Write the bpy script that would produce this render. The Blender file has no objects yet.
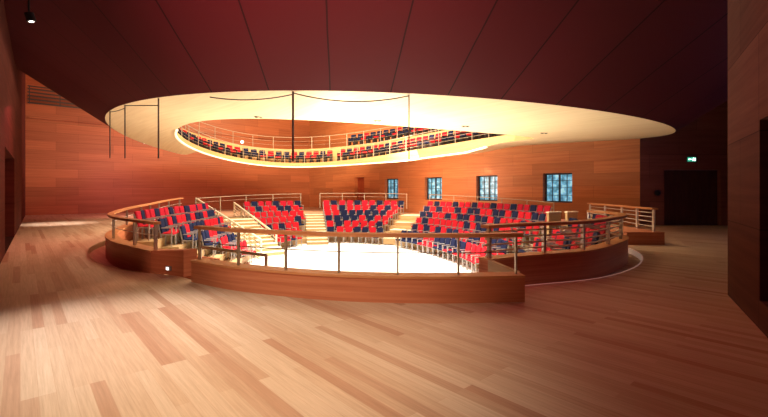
import bpy, math, random
from mathutils import Vector, Matrix
random.seed(7)
PI = math.pi
sc = bpy.context.scene
COL = sc.collection

# ------------------------------------------------------------------ mesh collector
class MB:
    def __init__(s):
        s.v = []; s.f = []; s.uv = {}
    def quad(s, a, b, c, d):
        i = len(s.v); s.v += [tuple(a), tuple(b), tuple(c), tuple(d)]; s.f.append((i, i+1, i+2, i+3))
    def poly(s, pts):
        i = len(s.v); s.v += [tuple(p) for p in pts]; s.f.append(tuple(range(i, i+len(pts))))
    def box(s, c, size, M=None, taper=1.0):
        x, y, z = size[0]/2, size[1]/2, size[2]/2
        i = len(s.v)
        for dz in (-1, 1):
            k = taper if dz > 0 else 1
            for dx, dy in ((-1, -1), (1, -1), (1, 1), (-1, 1)):
                p = Vector((dx*x*k, dy*y*k, dz*z))
                if M is not None: p = M @ p
                s.v.append((p.x+c[0], p.y+c[1], p.z+c[2]))
        for f in ((0, 3, 2, 1), (4, 5, 6, 7), (0, 1, 5, 4), (1, 2, 6, 5), (2, 3, 7, 6), (3, 0, 4, 7)):
            s.f.append(tuple(i+q for q in f))
    def rbox(s, c, size, r=.02, M=None):
        """box with chamfered vertical and horizontal edges"""
        x, y, z = size[0]/2, size[1]/2, size[2]/2
        rings = [(-z, r), (-z+r, 0), (z-r, 0), (z, r)]
        i = len(s.v)
        for zz, ins in rings:
            X, Y = x-ins, y-ins
            for px, py in ((-X+r, -Y), (X-r, -Y), (X, -Y+r), (X, Y-r), (X-r, Y), (-X+r, Y), (-X, Y-r), (-X, -Y+r)):
                p = Vector((px, py, zz))
                if M is not None: p = M @ p
                s.v.append((p.x+c[0], p.y+c[1], p.z+c[2]))
        for k in range(3):
            for j in range(8):
                a = i+k*8+j; b = i+k*8+(j+1) % 8
                s.f.append((a, b, b+8, a+8))
        s.f.append(tuple(i+7-j for j in range(8))); s.f.append(tuple(i+24+j for j in range(8)))
    def tube(s, pts, r, n=8, closed=False):
        pts = [Vector(p) for p in pts]; i = len(s.v); m = len(pts)
        up0 = None
        for k, p in enumerate(pts):
            a = pts[max(k-1, 0)]; b = pts[min(k+1, m-1)]
            t = (b-a).normalized()
            ref = Vector((0, 0, 1)) if abs(t.z) < .9 else Vector((1, 0, 0))
            u = t.cross(ref).normalized(); w = t.cross(u)
            rr = r[k] if isinstance(r, (list, tuple)) else r
            for j in range(n):
                q = p + (u*math.cos(2*PI*j/n) + w*math.sin(2*PI*j/n))*rr
                s.v.append(tuple(q))
        for k in range(m-1):
            for j in range(n):
                a = i+k*n+j; b = i+k*n+(j+1) % n
                s.f.append((a, a+n, b+n, b))
        s.f.append(tuple(i+j for j in range(n))); s.f.append(tuple(i+(m-1)*n+n-1-j for j in range(n)))
    def sweep(s, path, prof, closed=False):
        """path: 3-D points; prof: closed list of (offset to the left, height)"""
        m = len(path); n = len(prof); i = len(s.v)
        nor = normals(path, closed)
        for k, p in enumerate(path):
            z0 = p[2] if len(p) > 2 else 0
            pr = prof(k) if callable(prof) else prof
            for (o, h) in pr:
                s.v.append((p[0]+nor[k][0]*o, p[1]+nor[k][1]*o, z0+h))
        if callable(prof): n = len(prof(0))
        for k in range(m if closed else m-1):
            k2 = (k+1) % m
            for j in range(n):
                j2 = (j+1) % n
                s.f.append((i+k*n+j, i+k2*n+j, i+k2*n+j2, i+k*n+j2))
        if not closed:
            s.f.append(tuple(i+n-1-j for j in range(n))); s.f.append(tuple(i+(m-1)*n+j for j in range(n)))
    def mesh(s, name, mat, smooth=False):
        me = bpy.data.meshes.new(name); me.from_pydata(s.v, [], s.f)
        if mat: me.materials.append(mat)
        me.validate(); me.update()
        import bmesh
        b = bmesh.new(); b.from_mesh(me); bmesh.ops.recalc_face_normals(b, faces=b.faces); b.to_mesh(me); b.free()
        if smooth:
            for p in me.polygons: p.use_smooth = True
        return me
    def build(s, name, mat, parent=None, smooth=False, **tags):
        o = bpy.data.objects.new(name, s.mesh(name, mat, smooth)); COL.objects.link(o)
        if parent is not None:
            o.parent = parent; o.matrix_parent_inverse = parent.matrix_basis.inverted()
        for k, v in tags.items(): o[k] = v
        return o
n_ = 0
def normals(path, closed=False):
    m = len(path); out = []
    for k in range(m):
        if closed: a, b = path[k-1], path[(k+1) % m]
        else: a, b = path[max(k-1, 0)], path[min(k+1, m-1)]
        dx, dy = b[0]-a[0], b[1]-a[1]; l = math.hypot(dx, dy) or 1
        out.append((-dy/l, dx/l))
    return out
def spline(pts, per=8):
    """Catmull-Rom through the points"""
    P = [Vector(p) for p in pts]; P = [P[0]*2-P[1]] + P + [P[-1]*2-P[-2]]; out = []
    for i in range(1, len(P)-2):
        a, b, c, d = P[i-1:i+3]
        for k in range(per):
            t = k/per
            out.append(.5*((2*b)+(c-a)*t+(2*a-5*b+4*c-d)*t*t+(3*b-a-3*c+d)*t**3))
    out.append(P[-2]); return [tuple(q) for q in out]
def walk(path, dists):
    """points at given distances along a path, with left normals"""
    cum = [0]
    for a, b in zip(path, path[1:]): cum.append(cum[-1]+(Vector(b)-Vector(a)).length)
    nor = normals(path); res = []
    for d in dists:
        d = min(max(d, 0), cum[-1]-1e-6)
        for k in range(len(path)-1):
            if cum[k+1] >= d:
                f = (d-cum[k])/(cum[k+1]-cum[k] or 1)
                res.append((Vector(path[k]).lerp(Vector(path[k+1]), f), nor[k])); break
    return res
def length(path): return sum((Vector(b)-Vector(a)).length for a, b in zip(path, path[1:]))
def shift(path, o, h=0):
    nor = normals(path); return [(p[0]+n[0]*o, p[1]+n[1]*o, (p[2] if len(p) > 2 else 0)+h) for p, n in zip(path, nor)]
def empty(name, loc, label=None, cat=None, group=None, rz=0):
    o = bpy.data.objects.new(name, None); COL.objects.link(o); o.location = loc; o.rotation_euler = (0, 0, rz)
    o.empty_display_size = .2
    if label: o['label'] = label
    if cat: o['category'] = cat
    if group: o['group'] = group
    bpy.context.view_layer.update() if False else None
    o.matrix_basis = Matrix.Translation(Vector(loc)) @ Matrix.Rotation(rz, 4, 'Z')
    return o
ST = dict(kind='structure')

# ------------------------------------------------------------------ materials
def nt(name):
    m = bpy.data.materials.new(name); m.use_nodes = True; t = m.node_tree
    return m, t, t.nodes['Principled BSDF'], t.nodes.new, t.links.new
def ramp(N, stops):
    r = N('ShaderNodeValToRGB'); e = r.color_ramp.elements
    e[0].position, e[0].color = stops[0][0], (*stops[0][1], 1); e[1].position, e[1].color = stops[-1][0], (*stops[-1][1], 1)
    for p, c in stops[1:-1]:
        q = e.new(p); q.color = (*c, 1)
    return r
def wood(name, dark, mid, light, stretch=(1.2, 1.2, 26), rough=.45, spec=.3, panel=None, rot=0, seam=.55):
    """layered veneer; stretch gives the grain direction; panel=(w,h) draws fine joints in local X / Z"""
    m, t, b, N, L = nt(name)
    tc = N('ShaderNodeTexCoord'); mp = N('ShaderNodeMapping'); mp.inputs['Scale'].default_value = stretch
    L(tc.outputs['Object'], mp.inputs[0])
    n1 = N('ShaderNodeTexNoise'); n1.inputs['Scale'].default_value = 1; n1.inputs['Detail'].default_value = 6; n1.inputs['Roughness'].default_value = .65
    L(mp.outputs[0], n1.inputs[0])
    r = ramp(N, [(.28, dark), (.5, mid), (.75, light)]); L(n1.outputs[0], r.inputs[0])
    out = r.outputs[0]
    if panel:
        sp = N('ShaderNodeSeparateXYZ'); L(tc.outputs['Object'], sp.inputs[0])
        cb = N('ShaderNodeCombineXYZ'); L(sp.outputs['X'], cb.inputs['X']); L(sp.outputs['Z'], cb.inputs['Y'])
        br = N('ShaderNodeTexBrick'); br.inputs['Scale'].default_value = 1
        br.inputs['Brick Width'].default_value = panel[0]; br.inputs['Row Height'].default_value = panel[1]
        br.inputs['Mortar Size'].default_value = .006; br.inputs['Mortar Smooth'].default_value = 0; br.offset = .37
        br.inputs['Color1'].default_value = (.82, .82, .82, 1); br.inputs['Color2'].default_value = (1.1, 1.1, 1.1, 1)
        br.inputs['Mortar'].default_value = (seam, seam, seam, 1)
        L(cb.outputs[0], br.inputs['Vector'])
        mx = N('ShaderNodeMix'); mx.data_type = 'RGBA'; mx.blend_type = 'MULTIPLY'; mx.inputs[0].default_value = 1
        L(out, mx.inputs[6]); L(br.outputs[0], mx.inputs[7]); out = mx.outputs[2]
    L(out, b.inputs['Base Color'])
    b.inputs['Roughness'].default_value = rough; b.inputs['Specular IOR Level'].default_value = spec
    return m
def plain(name, col, rough=.5, metal=0, spec=.4, noise=0, emit=0):
    m, t, b, N, L = nt(name)
    if noise:
        tc = N('ShaderNodeTexCoord'); n1 = N('ShaderNodeTexNoise'); n1.inputs['Scale'].default_value = 30
        L(tc.outputs['Object'], n1.inputs[0])
        r = ramp(N, [(.3, tuple(c*(1-noise) for c in col)), (.7, tuple(min(1, c*(1+noise)) for c in col))]); L(n1.outputs[0], r.inputs[0])
        L(r.outputs[0], b.inputs['Base Color'])
    else: b.inputs['Base Color'].default_value = (*col, 1)
    b.inputs['Roughness'].default_value = rough; b.inputs['Metallic'].default_value = metal; b.inputs['Specular IOR Level'].default_value = spec
    if emit:
        b.inputs['Emission Color'].default_value = (*col, 1); b.inputs['Emission Strength'].default_value = emit
    return m
ANG = math.atan2(.752, -.659)            # direction the floor boards and the window wall run
def floor_mat():
    m, t, b, N, L = nt('oak_strip_floor')
    tc = N('ShaderNodeTexCoord'); mp = N('ShaderNodeMapping'); mp.inputs['Rotation'].default_value = (0, 0, -ANG)
    L(tc.outputs['Object'], mp.inputs[0])
    br = N('ShaderNodeTexBrick'); br.inputs['Scale'].default_value = 1; br.inputs['Brick Width'].default_value = 2.1; br.inputs['Row Height'].default_value = .108
    br.inputs['Mortar Size'].default_value = .0015; br.inputs['Mortar Smooth'].default_value = .2; br.offset = .41; br.offset_frequency = 3
    br.inputs['Color1'].default_value = (0, 0, 0, 1); br.inputs['Color2'].default_value = (1, 1, 1, 1); br.inputs['Mortar'].default_value = (.15, .15, .15, 1)
    L(mp.outputs[0], br.inputs['Vector'])
    r = ramp(N, [(0, (.44, .22, .13)), (.07, (.51, .30, .19)), (.25, (.57, .37, .24)), (.7, (.61, .415, .28)), (1, (.65, .46, .32))]); L(br.outputs[0], r.inputs[0])
    mp2 = N('ShaderNodeMapping'); mp2.inputs['Rotation'].default_value = (0, 0, -ANG); 
    mp3 = N('ShaderNodeMapping'); mp3.inputs['Scale'].default_value = (1.0, 26, 1)
    L(tc.outputs['Object'], mp2.inputs[0]); L(mp2.outputs[0], mp3.inputs[0])
    n1 = N('ShaderNodeTexNoise'); n1.inputs['Scale'].default_value = 1.6; n1.inputs['Detail'].default_value = 7; n1.inputs['Roughness'].default_value = .7; L(mp3.outputs[0], n1.inputs[0])
    r2 = ramp(N, [(.3, (.78, .74, .70)), (.7, (1.06, 1.06, 1.06))]); L(n1.outputs[0], r2.inputs[0])
    mx = N('ShaderNodeMix'); mx.data_type = 'RGBA'; mx.blend_type = 'MULTIPLY'; mx.inputs[0].default_value = 1
    L(r.outputs[0], mx.inputs[6]); L(r2.outputs[0], mx.inputs[7]); L(mx.outputs[2], b.inputs['Base Color'])
    b.inputs['Roughness'].default_value = .5; b.inputs['Specular IOR Level'].default_value = .22
    return m
SEAM = .753
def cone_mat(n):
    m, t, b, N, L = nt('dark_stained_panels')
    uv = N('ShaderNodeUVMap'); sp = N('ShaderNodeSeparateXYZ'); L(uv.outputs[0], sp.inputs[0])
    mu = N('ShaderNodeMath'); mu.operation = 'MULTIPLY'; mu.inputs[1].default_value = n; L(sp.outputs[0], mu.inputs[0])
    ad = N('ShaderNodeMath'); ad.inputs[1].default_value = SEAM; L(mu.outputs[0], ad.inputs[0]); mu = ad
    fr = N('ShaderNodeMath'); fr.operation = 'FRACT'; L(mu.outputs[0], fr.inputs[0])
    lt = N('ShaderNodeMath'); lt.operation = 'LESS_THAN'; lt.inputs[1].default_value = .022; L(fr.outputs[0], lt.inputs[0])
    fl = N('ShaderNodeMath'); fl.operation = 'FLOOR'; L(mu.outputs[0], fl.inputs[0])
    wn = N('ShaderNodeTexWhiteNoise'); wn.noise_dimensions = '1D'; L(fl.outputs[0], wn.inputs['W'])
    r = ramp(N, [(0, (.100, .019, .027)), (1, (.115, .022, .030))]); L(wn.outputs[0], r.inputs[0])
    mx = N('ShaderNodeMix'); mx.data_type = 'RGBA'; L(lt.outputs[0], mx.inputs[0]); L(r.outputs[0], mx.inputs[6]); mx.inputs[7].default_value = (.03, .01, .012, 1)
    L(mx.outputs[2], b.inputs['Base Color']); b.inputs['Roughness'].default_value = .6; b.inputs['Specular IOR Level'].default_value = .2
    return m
def soffit_mat():
    m, t, b, N, L = nt('pale_soffit_veneer')
    tc = N('ShaderNodeTexCoord'); mp = N('ShaderNodeMapping'); mp.inputs['Rotation'].default_value = (0, 0, -ANG); L(tc.outputs['Object'], mp.inputs[0])
    m2 = N('ShaderNodeMapping'); m2.inputs['Scale'].default_value = (.5, 9, 1); L(mp.outputs[0], m2.inputs[0])
    n1 = N('ShaderNodeTexNoise'); n1.inputs['Scale'].default_value = 1; n1.inputs['Detail'].default_value = 4; L(m2.outputs[0], n1.inputs[0])
    r = ramp(N, [(.3, (.72, .58, .36)), (.7, (.80, .67, .44))]); L(n1.outputs[0], r.inputs[0]); L(r.outputs[0], b.inputs['Base Color'])
    b.inputs['Roughness'].default_value = .55; b.inputs['Specular IOR Level'].default_value = .2
    return m
M = {}
M['floor'] = floor_mat()
M['wall'] = wood('cherry_wall_panels', (.28, .08, .034), (.40, .125, .052), (.50, .18, .078), (.25, .25, 16), panel=(3.3, .62), seam=.5)
M['parapet'] = wood('cherry_parapet_veneer', (.42, .125, .058), (.52, .175, .085), (.60, .235, .12), (.5, .5, 22))
M['rail_wood'] = wood('handrail_wood', (.46, .18, .07), (.56, .24, .10), (.64, .30, .14), (3, 3, 40))
M['tread'] = plain('pale_tread', (.82, .74, .56), .6, noise=.05)  # on the steps this paleness stands in for toplight
M['tier'] = wood('pale_step_wood', (.34, .215, .10), (.41, .27, .13), (.48, .33, .17), (1, 1, 8))
M['dark_wood'] = wood('dark_door_wood', (.05, .018, .012), (.07, .026, .017), (.09, .033, .02), (6, 6, 1), rough=.6)
M['fascia'] = wood('balcony_front_wood', (.50, .30, .12), (.58, .36, .16), (.64, .42, .2), (.6, .6, 14))
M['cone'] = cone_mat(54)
M['soffit'] = soffit_mat()
M['stage'] = plain('pale_stage_floor', (.80, .78, .74), .6, noise=.03)
M['steel'] = plain('brushed_steel', (.62, .60, .57), .35, .85)
M['steel_light'] = plain('pale_steel', (.75, .70, .62), .4, .5)
M['steel_dark'] = plain('dark_steel', (.10, .085, .075), .4, .6)
M['steel_olive'] = plain('olive_grey_steel', (.40, .32, .22), .45, .4)
M['balcony_steel'] = plain('dark_balcony_steel', (.05, .045, .05), .5, .3)
M['black'] = plain('black_paint', (.012, .012, .014), .5)
M['red'] = plain('red_upholstery', (.43, .010, .020), .85, spec=.1, noise=.15)
M['navy'] = plain('navy_upholstery', (.010, .014, .045), .85, spec=.1, noise=.2)
M['wine'] = plain('crimson_upholstery', (.36, .010, .026), .85, spec=.1, noise=.2)
M['seat_frame'] = plain('pale_grey_seat_frame', (.34, .32, .31), .45, .2)
M['ceiling'] = plain('dark_ceiling_paint', (.03, .025, .03), .8)
M['balcony_rail'] = plain('warm_balcony_rail_steel', (.42, .34, .25), .5, .2)
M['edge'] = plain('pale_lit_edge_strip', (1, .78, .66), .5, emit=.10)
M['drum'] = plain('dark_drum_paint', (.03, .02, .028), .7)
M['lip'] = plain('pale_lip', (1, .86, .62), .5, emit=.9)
M['slat_white'] = plain('cream_painted_steel', (.78, .68, .50), .5)
M['glow'] = plain('lamp_glow', (1, .95, .85), .5, emit=5)
M['screen_blue'] = plain('dark_blue_glass', (.006, .012, .035), .15, spec=.6)

# ------------------------------------------------------------------ curves of the place
def ell(p, t):
    cx, cy, a, b, th, z0, zc, zs, c2, s2, c3, s3 = p
    c, s = math.cos(t), math.sin(t)
    return (cx+a*c*math.cos(th)-b*s*math.sin(th), cy+a*c*math.sin(th)+b*s*math.cos(th),
            z0+zc*c+zs*s+c2*math.cos(2*t)+s2*math.sin(2*t)+c3*math.cos(3*t)+s3*math.sin(3*t))
OUTER = (-.701, 20.405, 12.371, 10.167, 2.706, 3.917, -.049, .144, -.216, .421, .065, .048)
INNER = (-3.111, 20.841, 11.524, 6.478, 2.153, 3.685, .182, .225, -.339, .167, .036, .006)
RC = (-2.2, 20.6)
NR = 240
def polar(p, n=240, level=None, sgn=1):
    raw = sorted((math.atan2(y-RC[1], x-RC[0]) % (2*PI), math.hypot(x-RC[0], y-RC[1]), z) for x, y, z in (ell(p, 2*PI*k/1500) for k in range(1500)))
    if level is not None:            # the side nearest the foyer lies level
        lv = []
        for ph, r, z in raw:
            kk = ph/(2*PI)*NR; g = min(1, max(0, (kk-148)/22), ) * min(1, max(0, (234-kk)/20)); g = g*g*(3-2*g)
            zt = level if (z-level)*sgn > 0 else z
            sc_ = 1+((zt-1.6)/(z-1.6)-1)*g
            x, y = (RC[0]+r*math.cos(ph))*sc_, (RC[1]+r*math.sin(ph))*sc_
            lv.append((math.atan2(y-RC[1], x-RC[0]) % (2*PI), math.hypot(x-RC[0], y-RC[1]), 1.6+(z-1.6)*sc_))
        raw = sorted(lv)
    raw = [(raw[-1][0]-2*PI,)+raw[-1][1:]] + raw + [(raw[0][0]+2*PI,)+raw[0][1:]]
    out = []; j = 0
    for k in range(n):
        ph = 2*PI*k/n
        while raw[j+1][0] < ph: j += 1
        a, b = raw[j], raw[j+1]; f = (ph-a[0])/((b[0]-a[0]) or 1)
        out.append((a[1]+(b[1]-a[1])*f, a[2]+(b[2]-a[2])*f))
    return out
NR = 240
RO, RI = polar(OUTER, level=3.80, sgn=1), polar(INNER, level=3.66, sgn=-1)
for k in range(240):
    if RO[k][0] < RI[k][0]+.55: RO[k] = (RI[k][0]+.55, RI[k][1]+.03)
for _ in range(4):
    RO = [RO[k] if not 64 < k < 122 else tuple((RO[k-1][i]+2*RO[k][i]+RO[k+1][i])/4 for i in (0, 1)) for k in range(240)]
for k in range(14, 66):
    g = min(1, (k-13)/10, (66-k)/10)
    RO[k] = (RO[k][0], RI[k][1]+(RO[k][1]-RI[k][1])*(1-.6*g))
def rp(k, r, z): ph = 2*PI*k/NR; return (RC[0]+r*math.cos(ph), RC[1]+r*math.sin(ph), z)
STAGE = (-1.127, 16.447, 8.664, 4.434, 1.799)
def stage_pt(t, o=0):
    cx, cy, a, b, th = STAGE
    c, s = math.cos(t), math.sin(t); nx, ny = c/a, s/b; l = math.hypot(nx, ny); nx /= l; ny /= l
    x, y = a*c+nx*o, b*s+ny*o
    C, S = math.cos(th), math.sin(th)
    return (cx+x*C-y*S, cy+x*S+y*C), (nx*C-ny*S, nx*S+ny*C)

def row_pt(t, o):
    (x, y), n = stage_pt(t, 0)
    f = min(1, max(0, (22.5-y)/4)) if x < -2.5 else 0
    f = f*f*(3-2*f)*.31
    if x > 1.5: g = min(1, max(0, (16-y)/4.5)); f = g*g*(3-2*g)*.44
    return stage_pt(t, o*(1-f))
NEAR = spline([(-3.39, 7.3, 0), (-2.34, 6.64, 0), (-.8, 6.07, 0), (.65, 5.9, 0), (2.03, 5.98, 0)])
LEFT = spline([(-10.6, 21.5, .27), (-10.1, 19, .2), (-9.4, 16.5, .13), (-8.75, 14, .06), (-7.85, 11.75, 0), (-6.6, 10, 0), (-5.5, 8.95, 0), (-4.61, 8.2, 0)])
RIGHT = spline([(1.78, 6.98, 0), (2.52, 7.4, 0), (3.97, 8.04, 0), (5.16, 9.16, 0), (6.0, 10.2, 0), (6.33, 11.0, 0), (6.42, 11.9, 0), (6.2, 12.4, 0)])

# ------------------------------------------------------------------ floor with the sunken hall cut out
def fill(name, outer, hole, z, mat):
    import bmesh
    b = bmesh.new(); ed = []
    for loop in (outer, hole):
        vs = [b.verts.new((p[0], p[1], z)) for p in loop]
        ed += [b.edges.new((vs[i], vs[(i+1) % len(vs)])) for i in range(len(vs))]
    bmesh.ops.triangle_fill(b, use_beauty=True, use_dissolve=False, edges=ed)
    for f in b.faces:
        if f.normal.z < 0: f.normal_flip()
    me = bpy.data.meshes.new(name); b.to_mesh(me); b.free(); me.materials.append(mat)
    o = bpy.data.objects.new(name, me); COL.objects.link(o); o['kind'] = 'structure'; return o
L_TROUGH = spline([(-9.75, 17.2), (-9.5, 15.6), (-9.15, 13.9), (-8.28, 11.7), (-6.85, 9.75), (-5.7, 8.72), (-4.75, 8.15)])
R_TROUGH = spline([(2.3, 7.0), (3.9, 7.62), (5.15, 8.62), (6.05, 9.75), (6.6, 10.8), (6.85, 11.8), (6.55, 12.3)])
rear = [stage_pt(2*PI*k/96, 4.55)[0] for k in range(96)]
# rear arc from the right end round the far side to the left end
def ang(p): return math.atan2(p[1]-16.5, p[0]+1.2)
rear = sorted([p for p in rear if (p[1] > 19 and p[0] > 0) or (p[1] > 22.5)], key=ang)
hole = [p[:2] for p in shift(NEAR, .12)] + [(2.2, 6.6)] + R_TROUGH + [(6.7, 14), (7.2, 17)] + rear + [(-10.5, 21.3), (-9.95, 19)] + L_TROUGH + [(-3.75, 7.75), (-3.5, 7.5)]
P0 = (-23.5, 27.2); W0 = (11.88, 19.26)
def meet():
    # end wall (from P0 along (.752,.659)) with window wall (from W0 along (-.659,.752))
    a, b, c, d = .752, .659, .659, -.752; ex, ey = W0[0]-P0[0], W0[1]-P0[1]
    s_ = (ex*d-ey*c)/(a*d-b*c); return (P0[0]+a*s_, P0[1]+b*s_)
CORNER = meet()
OUT = [(-5, 5), (-9, 0), (-9, -6), (8, -6), (5, 1), (2.2, 1.2), (5.3, 6.4), (22.5, 6.4), (22.5, 19.26), W0, CORNER, P0]
OUT = OUT[::-1]
fill('floor', OUT, hole, 0, M['floor'])
mb = MB(); mb.poly([(stage_pt(2*PI*k/96, 4.9)[0][0], stage_pt(2*PI*k/96, 4.9)[0][1], -1.56) for k in range(96)]); mb.build('floor_under_seating', M['tier'], **ST)
mb = MB(); mb.poly([(*stage_pt(2*PI*k/96, .55)[0], -1.5) for k in range(96)]); mb.build('floor_stage', M['stage'], **ST)
for nm, tr, pr in (('floor_gutter', L_TROUGH, LEFT), ('floor_gutter.001', R_TROUGH, RIGHT)):
    mb = MB(); mb.sweep([(x[0], x[1], 0) for x in tr], [(-.01, -.14), (.55, -.14), (.55, -.18), (-.01, -.18)]); mb.build(nm, M['floor'], **ST)
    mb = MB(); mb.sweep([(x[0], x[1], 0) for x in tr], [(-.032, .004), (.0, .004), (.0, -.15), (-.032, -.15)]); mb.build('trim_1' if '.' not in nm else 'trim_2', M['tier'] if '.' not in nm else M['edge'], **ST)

# ------------------------------------------------------------------ walls
def wall(name, a, b, z0, z1, holes=(), mat=None, thick=.25, side=1):
    """upright panel wall from a to b with rectangular openings (s0,s1,za,zb); local X runs along it"""
    a = Vector((*a, 0)); b = Vector((*b, 0)); d = (b-a); Lg = d.length; rz = math.atan2(d.y, d.x)
    xs = sorted({0, Lg, *[h[0] for h in holes], *[h[1] for h in holes]}); zs = sorted({z0, z1, *[h[2] for h in holes], *[h[3] for h in holes]})
    mb = MB()
    for x0, x1 in zip(xs, xs[1:]):
        for u0, u1 in zip(zs, zs[1:]):
            cx, cz = (x0+x1)/2, (u0+u1)/2
            if any(h[0] < cx < h[1] and h[2] < cz < h[3] for h in holes): continue
            mb.quad((x0, 0, u0), (x1, 0, u0), (x1, 0, u1), (x0, 0, u1))
    for h in holes:
        t = thick*side
        mb.quad((h[0], 0, h[2]), (h[0], t, h[2]), (h[0], t, h[3]), (h[0], 0, h[3])); mb.quad((h[1], 0, h[2]), (h[1], t, h[2]), (h[1], t, h[3]), (h[1], 0, h[3]))
        mb.quad((h[0], 0, h[3]), (h[1], 0, h[3]), (h[1], t, h[3]), (h[0], t, h[3])); mb.quad((h[0], 0, h[2]), (h[1], 0, h[2]), (h[1], t, h[2]), (h[0], t, h[2]))
    o = mb.build(name, mat or M['wall'], **ST); o.location = (a.x, a.y, 0); o.rotation_euler = (0, 0, rz)
    return o, Lg
H = 11.0
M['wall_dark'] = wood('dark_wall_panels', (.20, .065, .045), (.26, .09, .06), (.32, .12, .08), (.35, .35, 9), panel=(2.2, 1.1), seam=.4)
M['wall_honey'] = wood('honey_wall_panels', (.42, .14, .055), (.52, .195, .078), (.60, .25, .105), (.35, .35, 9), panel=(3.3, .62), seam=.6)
M['wall_right'] = wood('dim_wall_panels', (.085, .032, .024), (.11, .042, .031), (.14, .055, .04), (.35, .35, 9), rough=.85, spec=.05, panel=(2.6, 1.15), seam=.4)  # panel colour darkened to carry the light falloff along this wall
M['wall_left'] = wood('shadowed_wall_panels', (.075, .018, .014), (.10, .025, .019), (.125, .035, .025), (.35, .35, 9), rough=.8, spec=.08, panel=(2.6, 1.15), seam=.4)  # panel colour darkened to carry the shade on this wall
# window wall: from W0 along the boards' direction
WIN = [(3.15, 4.76), (7.65, 9.2), (12.04, 13.64), (16.4, 17.92)]
DOORW = (20.55, 21.78)
wo, _ = wall('wall_windows', W0, CORNER, 0, H, [(a, b, 0.98, 2.56) for a, b in WIN] + [(DOORW[0], DOORW[1], 0, 2.75)], M['wall_honey'], side=-1, thick=.45)
GO = math.hypot(CORNER[0]-P0[0], CORNER[1]-P0[1])-20.0
wall('wall_end', CORNER, P0, 0, H, [(10.9+GO, 19.95+GO, 7.35, 10.3)], side=-1, thick=1.6)
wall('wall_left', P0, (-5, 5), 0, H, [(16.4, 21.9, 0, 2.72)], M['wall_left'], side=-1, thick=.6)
wall('wall_camera_side', (-5, 5), (-9, 0), 0, H, mat=M['ceiling'])  # this and the rear walls are out of view, blackened to cut bounced light
wall('wall_rear', (-9, -6), (8, -6), 0, H, mat=M['ceiling'])
wall('wall_rear_left', (-9, 0), (-9, -6), 0, H, mat=M['ceiling'])
wall('wall_rear_right', (8, -6), (2.2, 1.2), 0, H, mat=M['ceiling'])
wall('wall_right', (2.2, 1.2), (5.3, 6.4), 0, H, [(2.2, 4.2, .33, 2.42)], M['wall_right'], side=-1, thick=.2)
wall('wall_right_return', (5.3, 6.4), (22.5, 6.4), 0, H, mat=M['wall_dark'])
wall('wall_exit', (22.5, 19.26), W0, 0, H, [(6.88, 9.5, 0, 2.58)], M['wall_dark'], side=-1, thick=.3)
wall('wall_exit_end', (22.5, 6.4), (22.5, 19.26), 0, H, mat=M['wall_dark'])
mb = MB(); mb.poly([(x, y, H) for x, y in OUT]); mb.build('ceiling', M['ceiling'], **ST)

# windows
def glass_mat():
    m, t, b, N, L = nt('evening_window_glass')
    tc = N('ShaderNodeTexCoord'); n1 = N('ShaderNodeTexNoise'); n1.inputs['Scale'].default_value = 3.5; n1.inputs['Detail'].default_value = 3
    L(tc.outputs['Object'], n1.inputs[0])
    r = ramp(N, [(.3, (.03, .10, .16)), (.52, (.10, .30, .42)), (.72, (.34, .60, .72))]); L(n1.outputs[0], r.inputs[0])
    L(r.outputs[0], b.inputs['Base Color']); L(r.outputs[0], b.inputs['Emission Color']); b.inputs['Emission Strength'].default_value = 1.15; b.inputs['Roughness'].default_value = .1
    return m
M['glass'] = glass_mat()
M['win_frame'] = plain('dark_window_frame', (.02, .03, .045), .4)
wdir = Vector((CORNER[0]-W0[0], CORNER[1]-W0[1], 0)).normalized(); wrz = math.atan2(wdir.y, wdir.x)
for i, (a, b) in enumerate(WIN):
    mb = MB(); w, h = b-a, 1.58; zc = .98+h/2; cx = (a+b)/2
    y = -.30
    for s in (-1, 1):
        mb.box((cx+s*(w/2-.04), y, zc), (.08, .08, h)); mb.box((cx, y, zc+s*(h/2-.04)), (w-.16, .08, .08))
    mb.box((cx, y, zc), (.09, .07, h-.16))
    for s in (-1, 1): mb.box((cx+s*w/4, y, zc), (.03, .04, h-.16))
    for s in (-1, 0, 1): mb.box((cx-w/4, y, zc+s*h/4), (w/2-.1, .035, .025)); mb.box((cx+w/4, y, zc+s*h/4), (w/2-.1, .035, .025))
    fr = mb.build('window_%d' % (i+1), M['win_frame'], **ST)
    g = MB(); g.box((cx, y-.04, zc), (w-.1, .02, h-.1)); gl = g.build('pane', M['glass'], fr)
    fr.location = (*W0, 0); fr.rotation_euler = (0, 0, wrz)
# red-brown door at the far end of the window wall
mb = MB(); mb.box(((DOORW[0]+DOORW[1])/2, -.30, 1.37), (DOORW[1]-DOORW[0]-.02, .06, 2.72))
d = mb.build('door_1', wood('red_brown_door', (.30, .06, .02), (.36, .075, .03), (.42, .09, .035), (8, 8, 1)), **ST); d.location = (*W0, 0); d.rotation_euler = (0, 0, wrz)
hb = MB(); hb.box((DOORW[0]+.12, -.235, 1.1), (.14, .06, .03)); hb.build('door_handle', M['steel'], d)
# left doorway: recessed dark double leaf
ldir = Vector((-5-P0[0], 5-P0[1], 0)).normalized(); lrz = math.atan2(ldir.y, ldir.x)
mb = MB(); mb.box((17.77, -.5, 1.36), (2.72, .06, 2.7)); mb.box((20.52, -.5, 1.36), (2.72, .06, 2.7))
d = mb.build('door_2', M['dark_wood'], **ST); d.location = (*P0, 0); d.rotation_euler = (0, 0, lrz)
# exit door (double leaf)
mb = MB(); mb.box((7.54, -.2, 1.29), (1.29, .06, 2.56)); mb.box((8.84, -.2, 1.29), (1.29, .06, 2.56))
d = mb.build('door_3', M['dark_wood'], **ST); d.location = (22.5, 19.26, 0); d.rotation_euler = (0, 0, PI)
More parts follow.
